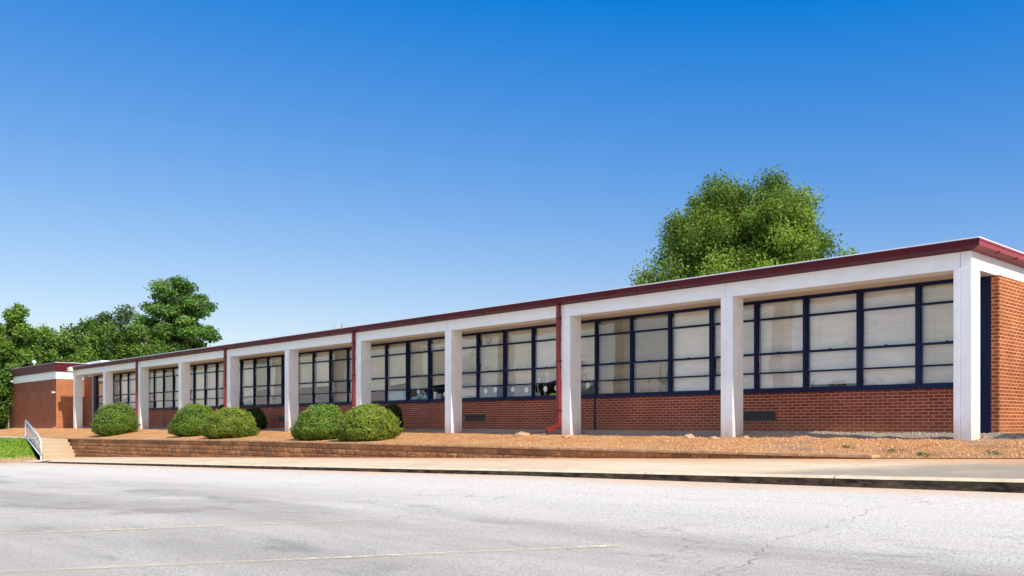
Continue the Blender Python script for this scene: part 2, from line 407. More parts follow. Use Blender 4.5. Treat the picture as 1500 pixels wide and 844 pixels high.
# ------------------------------------------------------------------ ground sheets
def frange(a, b, st): n = max(1, round((b-a)/st)); return [a+(b-a)*i/n for i in range(n+1)]
def gz(x, y):
    low = lot(x, min(y, -6))-.35
    t = sm((y+3)/6.)
    if x < -40: low = low*(1-sm((-40-x)/8))+(-.75)*sm((-40-x)/8)
    return low*(1-t)+(-.25)*t
g = MB(); g.grid([-1500, -600, -250, -120, -80]+frange(-60, 20, 2)+[30, 60, 120, 300, 900, 1500], [-1500, -500, -200, -80, -40, -20, -10]+frange(-6, 6, .75)+[20, 60, 150, 400, 1500], gz)
tag(g.build('ground', M['ground'], smooth=True), kind='structure')
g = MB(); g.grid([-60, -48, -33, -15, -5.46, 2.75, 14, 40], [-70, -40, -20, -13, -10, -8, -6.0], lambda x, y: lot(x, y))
# small apron where the kerb has ended
g.grid([-48, -40, -36.5, -33.0], [-5.98, -5.4, -4.86], lambda x, y: lot(x, y)-.002)
tag(g.build('parking_lot', M['asphalt']), kind='structure')

# kerb, one run of cast lengths
kb = MB(); xk = -33.0
while xk < 40:
    L_ = 3.05; x1 = min(40, xk+L_-.012); segs = 8
    def fr(xx, e=0):
        kt = K(xx); zz = lot(xx, -6)-.08
        if xx < -32.4: kt = kt-.07*(1-(xx+33)/.6)
        w = noise.noise(Vector((xx*1.3, 4, 0)))*.012
        return [(xx, -6.03+w, zz), (xx, -6.0+w, kt-.03+w*.3), (xx, -5.975+w, kt-.006), (xx, -5.93, kt), (xx, -5.85, kt+.003), (xx, -5.85, zz)]
    o0 = len(kb.v); n = 6
    for i in range(segs+1): kb.v += fr(xk+(x1-xk)*i/segs)
    for i in range(segs):
        for k in range(n):
            j = (k+1) % n; kb.f.append((o0+i*n+k, o0+i*n+j, o0+(i+1)*n+j, o0+(i+1)*n+k))
    kb.f.append(tuple(o0+k for k in range(n))); kb.f.append(tuple(o0+segs*n+k for k in range(n)))
    xk += L_
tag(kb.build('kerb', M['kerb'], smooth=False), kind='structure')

sw = MB()
def swz(x, y):
    t = (y+5.85)/2.5; a = K(x)+.001; b = SW(x)
    if x < -33: a = K(x)+.001-.07*min(1, (-33-x)/1.5)
    return a*(1-t)+b*t
sw.grid([-37.4, -35.5, -34.3]+frange(-33, 40, 1.0), [-5.85, -5.2, -4.5, -3.9, -3.35, -3.15], swz)
sw.v += []
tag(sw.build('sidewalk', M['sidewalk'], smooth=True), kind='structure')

# clay bed between the facade and the pavement
def bedz(x, y):
    t = T(x); u = (y+3.3)/3.3
    z = t+(0-t)*sm(u*.95+.05) if y < 0 else .0+.11*sm(y/1.0)
    e = sm((y+3.3)/.35)*sm((1.3-y)/.4)
    rt = sm((x+9)/7)
    z += e*(noise.fractal(Vector((x*.6, y*.9, 1)), 1, 2, 3)*.03+noise.fractal(Vector((x*3.1, y*3.1, 5)), .8, 2, 4)*(.012+.018*rt))
    if x > -.5 and y < -2.4: z = min(z, SW(x)+.015+(y+3.3)*.12)
    if x > .05: z += 0
    return z
bd = MB(); bd.grid(frange(-60, -16, .22)+frange(-15.9, 6, .07), frange(-3.3, 1.32, .085), bedz)
tag(bd.build('clay_bed', M['clay'], smooth=True), kind='structure')
bd = MB(); bd.grid(frange(.02, 14, .25), frange(1.3, 16, .4), lambda x, y: .11+.02*noise.noise(Vector((x*2, y*2, 0))))
bd.grid([6.0, 9, 14, 30], [-3.3, -1, 1.3], lambda x, y: max(SW(x)+.012, .02*(y+3)))
tag(bd.build('clay_ground', M['clay'], smooth=True), kind='structure')

def lumps(name, n, rgen, m, zf, seed):
    rnd = random.Random(seed); b = MB()
    for _ in range(n):
        x, y, r = rgen(rnd)
        z = zf(x, y); c = []
        a0 = rnd.random()*6.28
        pts = []
        for k in range(5):
            a = a0+k*1.2566; q = r*rnd.uniform(.7, 1.25); pts.append((x+math.cos(a)*q, y+math.sin(a)*q, z-r*.3))
        for k in range(5):
            a = a0+.6+k*1.2566; q = r*rnd.uniform(.45, .95); pts.append((x+math.cos(a)*q, y+math.sin(a)*q, z+r*rnd.uniform(.25, .6)))
        pts.append((x, y, z+r*rnd.uniform(.5, .9)))
        f = []
        for k in range(5):
            j = (k+1) % 5; f += [(k, j, 5+k), (j, 5+j, 5+k), (5+k, 5+j, 10)]
        b.add(pts, f)
    return b.build(name, m, fix=False)
def cg(r):
    x = 3.5-abs(r.gauss(0, 1))*7 if r.random() < .8 else r.uniform(-38, 3)
    return x, r.uniform(-3.2, .5), r.choice([.006, .008, .010, .013, .018, .026])*r.uniform(.7, 1.2)
tag(lumps('clay_clods', 7500, cg, M['clod'], bedz, 3), 'loose clods of dry orange clay scattered over the bed', 'clay clods', kind='stuff')
tag(lumps('gravel', 5200, lambda r: (r.uniform(-16, -.1) if r.random() < .85 else r.uniform(-.1, 2.5), r.uniform(.5, 1.26), r.uniform(.008, .02)), M['gravel'], lambda x, y: bedz(x, y)+.002, 5),
    'grey gravel strip along the foot of the brick wall', 'gravel', kind='stuff')

# bank of grass left of the steps
def bank(x, y):
    d = (x+37.45)*-.777+(y+4.9)*-.629; l = lot(x, y)
    top = -.44; r = sm(d/2.0)
    z = (l-.03)*(1-r)+top*r if d > 0 else l-.03-min(.3, -d*.2)
    return z+.03*r*noise.noise(Vector((x*1.5, y*1.5, 0)))
bk = MB(); bk.grid(frange(-80, -44, 2)+frange(-43.5, -33, .2), [-40, -30, -20]+frange(-16, -4.88, .2), bank)
o = tag(bk.build('grass_bank', M['bank'], smooth=True), kind='structure')
setlc(o, [min(1, max(0, (((v[0]+37.45)*-.777+(v[1]+4.9)*-.629)-.15)/1.0)) for v in bk.v])
n = 26000; X = np.random.uniform(-48, -36, n); Y = -4.95-np.random.rand(n)**1.3*8
d = (X+37.45)*-.777+(Y+4.9)*-.629; k = d+np.random.normal(0, .12, n)-.2*np.array([noise.noise(Vector((a*2, b*2, 0))) for a, b in zip(X, Y)]) > .62
X, Y = X[k], Y[k]; Z = np.array([bank(a, b)+.02 for a, b in zip(X, Y)])
tag(leaves('grass', np.stack([X, Y, Z], 1), np.tile([.6, -.6, .2], (len(X), 1)), .05, M['grass'], np.random.rand(len(X)), aspect=.5), 'short bright green grass on the bank beside the steps', 'grass', kind='stuff')

# landing path at the top of the steps
pt = MB(); pt.grid(frange(-62, -38.9, 2.3), [-4.87, -4.1, -3.32], lambda x, y: -.412+(y+4.87)*.01)
tag(pt.build('path', M['steps']), kind='structure')

# stalls
def strip(pts, w, lift=.004):
    P = [Vector((p[0], p[1], 0)) for p in pts]; b = MB()
    for i, p in enumerate(P):
        t = (P[min(i+1, len(P)-1)]-P[max(i-1, 0)]).normalized(); nrm = Vector((-t.y, t.x, 0)); ww = w(i) if callable(w) else w
        for s_ in (-1, 1): q = p+nrm*ww/2*s_; b.v.append((q.x, q.y, lot(q.x, q.y)+lift))
    for i in range(len(P)-1): b.f.append((2*i, 2*i+2, 2*i+3, 2*i+1))
    return b
for (a, b_) in (((550, 762), (0, 783)), ((905, 800), (0, 838.5)), ((345, 740.5), (0, 752.5))):
    A = Vector(onlot(*a)); B = Vector(onlot(*b_)); B = A+(B-A)*(4.9/(B-A).length)
    if a[0] == 905: first = (A, B)
    tag(strip([tuple(A.lerp(B, t/40)) for t in range(41)], lambda i: .085+random.uniform(-.012, .012)).build('parking_line', M['line'], fix=False), kind='structure')
z2 = [(620, 488), (660, 474), (700, 455), (735, 435), (722, 420), (742, 402), (760, 385), (800, 376), (850, 362), (885, 352), (920, 345), (960, 328), (990, 320), (1050, 295), (1095, 284), (1140, 280), (1180, 273), (1215, 268)]
cp = [onlot(750+x/2, 600+y/2) for x, y in z2]
fine = []
for i in range(len(cp)-1):
    for t in range(5):
        p = Vector(cp[i]).lerp(Vector(cp[i+1]), t/5); w_ = .045
        fine.append((p.x+random.uniform(-w_, w_), p.y+random.uniform(-w_, w_), 0))
tag(strip(fine, lambda i: random.uniform(.003, .009), .005).build('road_crack', M['crack'], fix=False), kind='structure')
z2 = [(120, 240), (280, 250), (420, 254), (540, 266), (640, 262), (760, 272), (900, 276), (1000, 286)]
cp = [onlot(750+x/2, 600+y/2) for x, y in z2]; fine = []
for i in range(len(cp)-1):
    for t in range(9):
        p = Vector(cp[i]).lerp(Vector(cp[i+1]), t/9); fine.append((p.x+random.uniform(-.05, .05), p.y+random.uniform(-.05, .05), 0))
tag(strip(fine, lambda i: random.uniform(.004, .016), .0055).build('road_crack', M['crack'], fix=False), kind='structure')

# ------------------------------------------------------------------ retaining wall (split-face block)
rw = empty('retaining_wall', (-19.5, -3.3, -.6)); tag(rw, 'long low split face block retaining wall stained by orange clay', 'retaining wall')
H = .15; b = MB(); lcv = []
X0, X1 = -39.2, -.54
for c_ in range(8):
    x = X0+(.2 if c_ % 2 else 0); yf = -3.33-.034*c_
    while x < X1-.05:
        xe = min(x+.4, X1); zt = T((x+xe)/2)-.042-c_*H; zb = zt-H+.006
        if zt > SW(x)-.03:
            tone = random.random()**1.4; nx, nz = 5, 4; o0 = len(b.v)
            for i in range(nx+1):
                for j in range(nz+1):
                    u, v = i/nx, j/nz; edge = min(u, 1-u)*nx > .5 and 0 < j < nz
                    dy = -random.uniform(.008, .04) if edge else -random.uniform(0, .008)
                    b.v.append((x+.004+(xe-x-.008)*u, yf+dy, zb+(zt-zb)*v)); lcv.append(tone)
            for i in range(nx):
                for j in range(nz): a = o0+i*(nz+1)+j; b.f.append((a, a+nz+1, a+nz+2, a+1))
            # top ledge and ends
            a, e = o0+nz, o0+nx*(nz+1)+nz
            o1 = len(b.v); b.v += [(x, yf+.12, zt), (xe, yf+.12, zt), (x, yf+.12, zb), (xe, yf+.12, zb)]; lcv += [tone]*4
            b.f += [tuple([o0+i*(nz+1)+nz for i in range(nx+1)]+[o1+1, o1]), tuple([o0+nx*(nz+1)+j for j in range(nz+1)][::-1]+[o1+3, o1+1][::1])]
        x = xe
o = local(b.build('block_face', M['split'], fix=False), rw); setlc(o, lcv)
b = MB(); x = X0
while x < X1+.3:
    xe = min(x+.6, X1+.35); w = random.uniform(-.008, .008)
    b.box(x, xe-.006, -3.375+w, -3.10, T(min(x, -.6))-.045, T(min(x, -.6))+.004, T(min(xe, -.6))-.045, T(min(xe, -.6))+.004); x = xe
o = local(b.build('cap', M['capstone'], bevel=.008), rw)

# ------------------------------------------------------------------ steps and handrail
st = empty('concrete_steps', (-38.1, -4.1, -1.2)); tag(st, 'worn concrete steps rising left beside the block retaining wall', 'steps')
b = MB(); zb = SW(-37.4)+.0; rise = (-.412-zb)/5
for i in range(5):
    b.box(-39.0 if i < 4 else -39.2, -37.4-.3*i-(0 if i else .002), -4.85, -3.44, zb-.3, zb+rise*(i+1)-.001*(i == 4))
local(b.build('tread', M['steps'], bevel=.012), st)
hr = empty('handrail', (-38.3, -4.9, -1.2)); tag(hr, 'white ornamental metal handrail down the side of the concrete steps', 'handrail')
yr = -4.93; top = (-39.75, -.42); bot = (-37.35, -1.22)
def rl(t, h): return (top[0]+(bot[0]-top[0])*t, yr, top[1]+(bot[1]-top[1])*t+h)
b = MB(); b.tube([rl(0, .86), rl(.8, .84), rl(.93, .80), rl(1.0, .66), rl(1.01, .1)], .035, 8); local(b.build('top_rail', M['galv'], smooth=True), hr)
b = MB(); b.tube([rl(0, .10), rl(1.0, .08)], .035, 8); local(b.build('bottom_rail', M['galv'], smooth=True), hr)
for t in (0.0, 1.0):
    b = MB(); x, y, z = rl(t, 0); b.box(x-.03, x+.03, y-.03, y+.03, z-.25, z+(.86 if t == 0 else .16)); local(b.build('post', M['galv'], bevel=.004), hr)
b = MB()
for i in range(1, 13):
    t = i/13; h0, h1 = .12, .82 if t < .85 else .72
    b.tube([rl(t, h0), rl(t, h1)], .011, 6)
    if i % 2 == 0:
        for hc in (.28, .64):
            for s_ in (-1, 1):
                ring = []
                for a in range(10):
                    r = .085*(1-a/14); w = a*.75+(0 if s_ > 0 else math.pi)
                    x, y, z = rl(t, hc); ring.append((x+math.cos(w)*r*s_+s_*.05, y, z+math.sin(w)*r))
                b.tube(ring, .013, 5)
local(b.build('scroll_panel', M['galv'], smooth=True), hr)

# ------------------------------------------------------------------ main building
bl = empty('school_building', (-24.6, 9, 0)); tag(bl, 'long single storey brick school building with white columns and maroon fascia', 'building')
def part(mb, name, m, **k): return local(mb.build(name, m, **k), bl)
colx = [atY(p, 600, .41)[0] for p in (1436, 1089, 851.3, 677, 543.8, 437.6, 350.8, 278.6, 218, 165.6, 121)]
ZB, ZT, D = 3.055, 3.36, 18.0
YW = 1.27
for i, x in enumerate(colx):
    w, dp = .305, .41
    prof = [(x, 0), (x, dp), (x-w, dp), (x-w, 0), (x-.20, 0), (x-.196, .010), (x-.188, .010), (x-.184, 0)]
    b = MB(); b.prism(prof, [lambda a, c, z=z: (a, c-.006, z) for z in (-.4, ZB+.012)])
    part(b, 'column', M['white'], bevel=.006)
# edge beam: one length per bay, joints over the columns
ends = [x-.19 for x in colx]
prev = 0.0
for i in range(len(ends)):
    e = ends[i] if i else ends[0]
    b = MB(); b.box(e+.004, prev-.004 if i else 0.0, 0, .41, ZB, ZT); part(b, 'beam', M['white_clean'], bevel=.004); prev = e
b = MB(); b.box(-49.25, prev-.004, 0, .41, ZB, ZT); part(b, 'beam', M['white_clean'], bevel=.004)
b = MB(); b.box(-.30, -.002, .412, D, ZB+.001, ZT); part(b, 'end_beam', M['white_clean'], bevel=.004)
b = MB(); b.box(-49.4, -.302, .412, YW-.002, ZB+.035, ZB+.08); b.box(-51.3, -.302, YW, 1.45, ZB+.035, ZB+.08); part(b, 'soffit', M['soffit'])
b = MB(); b.box(-49.4, -.302, .412, .52, ZB-.002, ZB+.033); part(b, 'soffit_trim', M['soffit'])
# fascia / box gutter with mitred corner
prof = [(0, 3.36), (.20, 3.405), (.20, 3.49), (.212, 3.495), (.212, 3.53), (.0, 3.53)]
xs = [-49.4]+[x for x in np.arange(-46.5, -1, 3.05)]+[None]
for x0, x1 in zip(xs, xs[1:]):
    b = MB()
    fa = lambda a, c, x0=x0: (x0+.002, -a+.002, c)
    fb = (lambda a, c: (a, -a+.002, c)) if x1 is None else (lambda a, c, x1=x1: (x1-.002, -a+.002, c))
    b.prism(prof, [fa, fb]); part(b, 'fascia', M['maroon'])
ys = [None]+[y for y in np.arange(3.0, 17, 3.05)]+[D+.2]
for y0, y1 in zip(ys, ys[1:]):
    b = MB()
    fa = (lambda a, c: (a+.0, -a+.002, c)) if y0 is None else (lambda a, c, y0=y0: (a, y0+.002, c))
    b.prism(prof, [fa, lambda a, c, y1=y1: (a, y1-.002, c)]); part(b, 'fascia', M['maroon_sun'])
for x in np.arange(-48.6, .1, .915):
    b = MB(); b.box(x-.012, x+.012, -.206, .0, 3.385, 3.403, 3.385, 3.403); b.box(x-.016, x+.016, -.209, -.197, 3.385, 3.43); part(b, 'gutter_bracket', M['maroon'])
for y in np.arange(.75, 17, .915):
    b = MB(); b.box(.0, .206, y-.012, y+.012, 3.385, 3.403); b.box(.197, .209, y-.016, y+.016, 3.385, 3.43); part(b, 'gutter_bracket', M['maroon'])
b = MB(); b.box(-49.4, .195, -.196, -.12, 3.531, 3.556); b.box(.12, .195, -.118, D, 3.531, 3.556); part(b, 'drip_edge', M['white_clean'])
b = MB(); b.box(-49.4, .118, -.118, YW-.002, 3.50, 3.545); b.box(-51.3, .118, YW, D+.1, 3.50, 3.545); part(b, 'roof', M['roof'])
# walls
b = MB(); b.box(-48.95, -.27, YW, YW+.2, -.4, 1.0); part(b, 'brick_wall', M['brick'])
b = MB(); b.box(-.085, .06, 1.17, D, -.4, ZB-.001); part(b, 'end_wall', M['brick_end'])
b = MB(); b.box(-51.3, -49.65, YW, YW+.2, -.4, ZB+.03); part(b, 'brick_pier', M['brick'])
b = MB(); b.box(-51.3, -49.41, YW, YW+.2, ZB+.082, 3.499); b.box(-51.3, -49.41, YW-.05, YW-.001, 3.3, 3.55); part(b, 'fascia', M['maroon'])
b = MB(); b.box(-51.3, -.1, D-.2, D, -.4, 3.4); b.box(-51.3, -51.1, YW+.2, D-.2, -.4, 3.4); part(b, 'rear_wall', M['brick'])
b = MB(); b.box(-51, -.3, 4.8, 4.9, -.2, 3.4); part(b, 'inner_partition', M['dark'])
b = MB(); b.box(-51, -.3, YW+.21, 4.79, -.2, -.1); part(b, 'floor_slab', M['dark'])
b = MB(); b.box(-.275, -.088, 1.185, 1.30, -.3, ZB+.03); part(b, 'end_post', M['navy'])
b = MB(); b.box(-49.35, -49.02, 1.2, 1.32, -.3, ZB+.03); part(b, 'end_post', M['navy'])
b = MB(); b.box(-49.62, -49.37, 1.16, 1.3, -.3, ZB+.03); part(b, 'grey_post', M['grey_metal'])
b = MB(); b.box(-10.06, -10.015, YW-.022, YW-.001, -.2, 1.0); part(b, 'conduit', M['navy'])
b = MB(); b.box(-39.5, -39.47, YW-.012, YW-.001, -.2, 1.0); part(b, 'expansion_joint', M['grey_metal'])
# vent grilles
for x0, x1, z0, z1 in ((-5.5, -4.62, .36, .595), (-15.45, -14.5, .37, .585), (-27.3, -26.4, .36, .59)):
    b = MB(); b.box(x0, x1, YW-.006, YW-.001, z0, z1); gr = part(b, 'vent_grille', M['black'])
    b = MB(); b.box(x0, x1, YW-.03, YW-.007, z1-.02, z1); b.box(x0, x1, YW-.03, YW-.007, z0, z0+.02); b.box(x0, x0+.02, YW-.03, YW-.007, z0+.02, z1-.02); b.box(x1-.02, x1, YW-.03, YW-.007, z0+.02, z1-.02)
    f = b.build('frame', M['vent']); f.parent = gr
    b = MB(); x = x0+.04
    while x < x1-.03: b.box(x, x+.010, YW-.025, YW-.008, z0+.021, z1-.021); x += .034
    f = b.build('louvre', M['vent']); f.parent = gr
# windows
xm = lambda j: -1.45-1.2165*j
raised = {0: [0, 0, 0, .06]}
def blindcfg(j):
    # material, bottom z, tilt at the bottom edge
    cfg = {7: ('blind2', 1.47, 0), 8: ('blind1', 1.47, .16), 9: ('blind2', 1.42, 0), 10: ('blind2', 1.42, 0), 12: ('blind2', 1.56, .05), 13: ('blind2', 1.43, 0), 14: ('blind2', 1.62, .1), 15: ('blind2', 1.42, 0),
           6: ('blind3', 1.08, 0), 5: ('blind3', 1.08, 0), 4: ('blind1', 1.08, 0), 3: ('blind1', 1.08, 0), 2: ('blind1', 1.08, 0), 1: ('blind1', 1.14, 0), 0: ('blind1', 1.08, .03), -1: ('blind2', 1.08, 0)}
    if j in cfg: return cfg[j]
    r = random.Random(j*7+1)
    return (r.choice(['blind1', 'blind2', 'blind3']), r.choice([1.08, 1.08, 1.2, 1.46, 1.7]), r.choice([0, 0, .08, .15]))
for j in range(-1, 39):
    xr, xl = (xm(j), xm(j+1)); xr = -.28 if j == -1 else xr
    if j == 38: xl = -49.0
    b = MB(); hw = .046
    b.box(xl-hw, xl+hw, YW-.05, YW+.06, 1.0, 3.085)                 # mullion at the left side
    b.box(xl-.012, xl+.012, YW-.06, YW-.051, 1.0, 3.085)
    a, e = xl+hw+.001, xr-hw-.001
    for z0, z1, yy in ((3.02, 3.085, -.04), (2.63, 2.675, -.035), (1.845, 1.892, -.045), (1.42, 1.455, -.035), (1.03, 1.095, -.04)): b.box(a, e, YW+yy, YW+.03, z0, z1)
    b.box(a, e, YW-.065, YW+.06, .985, 1.029)                       # sill
    for z0, z1 in ((1.096, 1.419), (1.456, 1.844), (1.893, 2.629), (2.676, 3.019)):
        b.box(a, a+.018, YW-.03, YW+.02, z0, z1); b.box(e-.018, e, YW-.03, YW+.02, z0, z1)
    b.box((a+e)/2-.06, (a+e)/2+.0, YW-.065, YW-.046, 1.885, 1.905)
    wd = part(b, 'window', M['navy'])
    b = MB()
    for z0, z1 in ((1.096, 1.419), (1.456, 1.844), (1.893, 2.629), (2.676, 3.019)):
        jx, jz = random.uniform(-.011, .011), random.uniform(-.011, .011)
        b.add([(a+.019, YW-.012+jx, z0), (e-.019, YW-.012-jx, z0), (e-.019, YW-.012-jx+jz, z1), (a+.019, YW-.012+jx+jz, z1)], [(0, 1, 2, 3)])
    f = b.build('pane', M['glass'], fix=False); f.parent = wd
    bm_, zb_, tl = blindcfg(j); b = MB(); z = 3.02; i = 0; nsl = int((3.02-zb_)/.026); ya = YW+.075; dr = random.uniform(-.004, .004)
    for i in range(nsl):
        z = 3.02-.026*i; sag = tl*max(0, (i-nsl+9)/9)
        w1, w2, w3 = (random.uniform(-.002, .002) for _ in range(3))
        xs3 = [a+.01, a+(e-a)*.5, e-.01]; 
        v = []
        for q, xx in enumerate(xs3):
            sg = sag*(q-1)*.5; v += [(xx, ya+.007+dr, z-.027+(w1, w2, w3)[q]-sg*-1), (xx, ya-.006, z+(w1, w2, w3)[q]+sg)]
        b.add(v, [(0, 2, 3, 1), (2, 4, 5, 3)])
    for t in (.22, .78): b.box(a+(e-a)*t-.002, a+(e-a)*t+.002, ya-.012, ya-.009, zb_, 3.02)
    f = b.build('blind', M[bm_], fix=False); f.parent = wd
    if j in (9, 10, 7, 14):
        b = MB(); b.box(a+.01, e-.01, YW+.03, YW+.036, 1.096, 1.44 if j != 14 else 1.42)
        f = b.build('window_board', M[{9: 'bluegrey', 10: 'bluegrey', 7: 'darkboard', 14: 'paleblue'}[j]]); f.parent = wd
# downspouts
for n_, ci in enumerate((2, 4, 6, 8)):
    xr = colx[ci]-.305-.012; xl = xr-.10
    b = MB()
    def fr(x, y, z, w=.10, d=.085): return [(x-w/2, y-d/2, z), (x+w/2, y-d/2, z), (x+w/2, y+d/2, z), (x-w/2, y+d/2, z)]
    b.box(xl, xr, -.095, -.008, .34, 3.37)
    ds = part(b, 'downspout', M['red_spout'], bevel=.006)
    b = MB(); c = (xl+xr)/2
    q0 = [(xl, -.095, .339), (xr, -.095, .339), (xr, -.008, .339), (xl, -.008, .339)]
    q1 = [(xl-.03, -.13, .27), (xr-.01, -.14, .23), (xr-.01, -.055, .20), (xl-.03, -.05, .26)]
    q2 = [(xl-.20, -.33, .19), (xr-.17, -.36, .13), (xr-.15, -.31, .05), (xl-.19, -.27, .11)]
    v = q0+q1+q2; b.add(v, [(0, 1, 2, 3)]+[(k*4+i, k*4+(i+1) % 4, k*4+4+(i+1) % 4, k*4+4+i) for k in (0, 1) for i in range(4)])
    f = b.build('elbow', M['red_spout'], bevel=.004); f.parent = ds
    b = MB(); cc = sum((Vector(p) for p in q2), Vector())/4; pr = [tuple(Vector(p)*.86+cc*.14+Vector((-.004, -.005, -.001))) for p in q2]
    b.add(pr, [(0, 1, 2, 3)]); f = b.build('outlet', M['black'], fix=False); f.parent = ds
    b = MB()
    for z in (.62, 1.9, 3.0): b.box(xl-.012, xr+.014, -.10, -.007, z, z+.03); b.box(xr+.013, xr+.035, -.06, -.03, z-.01, z+.04)
    f = b.build('strap', M['maroon']); f.parent = ds

# things in the windows
def disc(px, py):
    x, y, z = atY(px, py, YW-.0)
    p = empty('paper_plate', (x, YW-.002+.018, z))
    b = MB(); n = 24; r = .078
    ring = [(math.cos(2*math.pi*k/n), math.sin(2*math.pi*k/n)) for k in range(n)]
    rad = [(r, 0), (r*.72, .004), (r*.66, .0045)]
    for rr, yy in rad: b.v += [(c*rr, -.004-yy, s_*rr) for c, s_ in ring]
    for k in range(2): b.f += [(k*n+i, k*n+(i+1) % n, (k+1)*n+(i+1) % n, (k+1)*n+i) for i in range(n)]
    b.f.append(tuple(2*n+i for i in range(n)))
    o = b.build('plate', M['plate'], fix=False); o.parent = p
    b = MB(); b.v = [(c*rr, -.0105, s_*rr*1.1) for rr in (.034, .024) for c, s_ in ring]; b.f = [(i, (i+1) % n, n+(i+1) % n, n+i) for i in range(n)]
    o = b.build('printed_ring', M['platering'], fix=False); o.parent = p
    return p
PL = [(711, 573, 'white paper plate in the grey blue window pane, left of the pair farthest left'),
      (725, 571, 'white paper plate, right one of the pair in the left grey blue pane'),
      (750.7, 570.5, 'white paper plate, left one of the pair in the right grey blue pane'),
      (770.7, 571.3, 'white paper plate, right one of the pair in the right grey blue pane'),
      (798.5, 570, 'white paper plate, left one of the pair above the lime green item'),
      (814.5, 568.6, 'white paper plate nearest the red downspout, above the lime green item'),
      (860.5, 564.5, 'single white paper plate in the dark pane right of a downspout'),
      (612.3, 573.4, 'white paper plate above the teal toys on the window sill'),
      (651, 577.8, 'white paper plate beside the column, right of the boxes on the sill')]
for x, y, l in PL: tag(disc(x, y), l, 'paper plate', 'paper plates in the window panes')
x, y, z = atY(809, 577, YW); b = MB()
b.prism([(-.13, 0), (.13, 0), (.12, .045), (.04, .06), (-.05, .055), (-.12, .04)], [lambda a, c, yy=yy: (x+a, yy, 1.095+c) for yy in (YW+.04, YW+.09)])
tag(b.build('plastic_caddy', M['lime'], bevel=.01), 'lime green item on the sill below two paper plates', 'caddy')
def lump(px, w, h, m, name, label, cat, kind):
    x, y, z = atY(px, 577, YW+.1); b = MB()
    if kind == 'box':
        b.box(x-w/2, x+w/2, YW+.04, YW+.12, 1.07, 1.07+h); b.box(x-w/2-.006, x+w/2+.006, YW+.034, YW+.126, 1.07+h*.9, 1.07+h+.008)
        o = b.build(name, m, bevel=.006)
    else:
        b.tube([(x-w*.5, YW+.09, 1.08), (x-w*.2, YW+.09, 1.08+h*.45), (x, YW+.09, 1.08+h*.8), (x+w*.12, YW+.09, 1.08+h), (x+w*.3, YW+.09, 1.08+h*.7), (x+w*.5, YW+.09, 1.08)], [.05, .06, .07, .06, .06, .04], 10)
        o = b.build(name, m, smooth=True)
    return tag(o, label, cat)
lump(615, .42, .20, M['teal'], 'soft_toy', 'larger teal soft toy slumped on the window sill', 'toy', 't')
lump(623, .22, .13, M['teal'], 'soft_toy', 'smaller teal soft toy nearest the window mullion', 'toy', 't')
lump(606.5, .26, .07, M['paleblue'], 'soft_toy', 'low pale blue soft toy at the left of the teal toys', 'toy', 't')
lump(638.5, .09, .25, M['plate'], 'paper_box', 'tall narrow white box on the window sill', 'box', 'box')
lump(645, .2, .19, M['grey_metal'], 'paper_box', 'wider grey box beside the narrow white box on the sill', 'box', 'box')

# ------------------------------------------------------------------ brick wing at the far left
XC, YC = -51.35, -.3
wg = empty('brick_wing', (-57, 5, 0)); tag(wg, 'square brick wing with maroon fascia at the far left end of the school', 'building')
XL = atY(13.5, 600, YC)[0]
def wpart(mb, name, m, **k): return local(mb.build(name, m, **k), wg)
b = MB(); b.box(XL, XC, YC, 14, -1, 2.94); wpart(b, 'brick_wall', M['brick_wing'])
b = MB(); b.box(XC+.001, XC+.010, YC+.0, 14, -1, 2.94); wpart(b, 'side_wall', M['brick_end'])  # thin skin of lightened brick for the wing's sunlit side
b = MB(); b.box(XL-.01, XC+.012, YC-.012, 14.01, 2.941, 3.40); wpart(b, 'white_band', M['white_clean'])
b = MB(); b.box(XL-.12, XC+.10, YC-.10, 14.1, 3.401, 3.86); b.box(XL-.14, XC+.12, YC-.12, 14.12, 3.80, 3.90); b.box(XL-.13, XC+.11, YC-.11, 14.11, 3.58, 3.62); wpart(b, 'fascia', M['maroon'])
b = MB(); b.box(XL-.08, XC+.08, YC-.08, 14.08, 3.9, 3.93); wpart(b, 'roof', M['roof'])
b = MB(); b.tube([(XL+.10, YC-.07, -.4), (XL+.10, YC-.07, 2.9)], .06, 8); wpart(b, 'drain_pipe', M['galv'], smooth=True)
b = MB(); b.box(XC-.5, XC+.03, YC-.06, YC-.001, -.5, .10); wpart(b, 'footing', M['steps'], bevel=.01)
def flood(px, py, label, Y):
    x, y, z = atY(px, py, Y); e = empty('wall_light', (x, y, z)); tag(e, label, 'light', 'wall lights at the left end of the school')
    b = MB(); b.box(-.05, .05, -.03, .0, -.05, .05); o = b.build('bracket', M['grey_metal']); o.parent = e
    for s_ in (-1, 1):
        b = MB(); b.prism([(-.05, -.05), (.05, -.05), (.075, .06), (-.075, .06)], [lambda a, c, q=q, s_=s_: (s_*.10+a*q[1], q[0], c*q[1]) for q in ((-.05, .6), (-.17, 1.)) ])
        o = b.build('lamp_head', M['white_clean'], bevel=.006); o.parent = e
flood(20, 559, 'white twin floodlight high on the wing wall near its far left corner', YC-.001)
flood(81, 575, 'white twin floodlight on the wing wall beside its lit corner', YC-.001)
x, y, z = atY(104.5, 541, -.2); e = empty('porch_light', (x, y, z)); tag(e, 'white wall pack light on the end of the maroon gutter', 'light')
b = MB(); b.prism([(-.28, -.10), (.22, -.12), (.26, .06), (.1, .11), (-.22, .09)], [lambda a, c, q=q: (a, q, c) for q in (-.16, .1)]); o = b.build('housing', M['white_clean'], bevel=.02); o.parent = e
b = MB(); b.box(-.2, .16, -.1, .05, -.16, -.105); o = b.build('lens', M['galv'], bevel=.01); o.parent = e
x, y, z = atY(123, 553, .8); e = empty('ceiling_light', (x, .8, ZB+.03)); tag(e, 'small white ceiling light under the canopy of the leftmost bay', 'light')
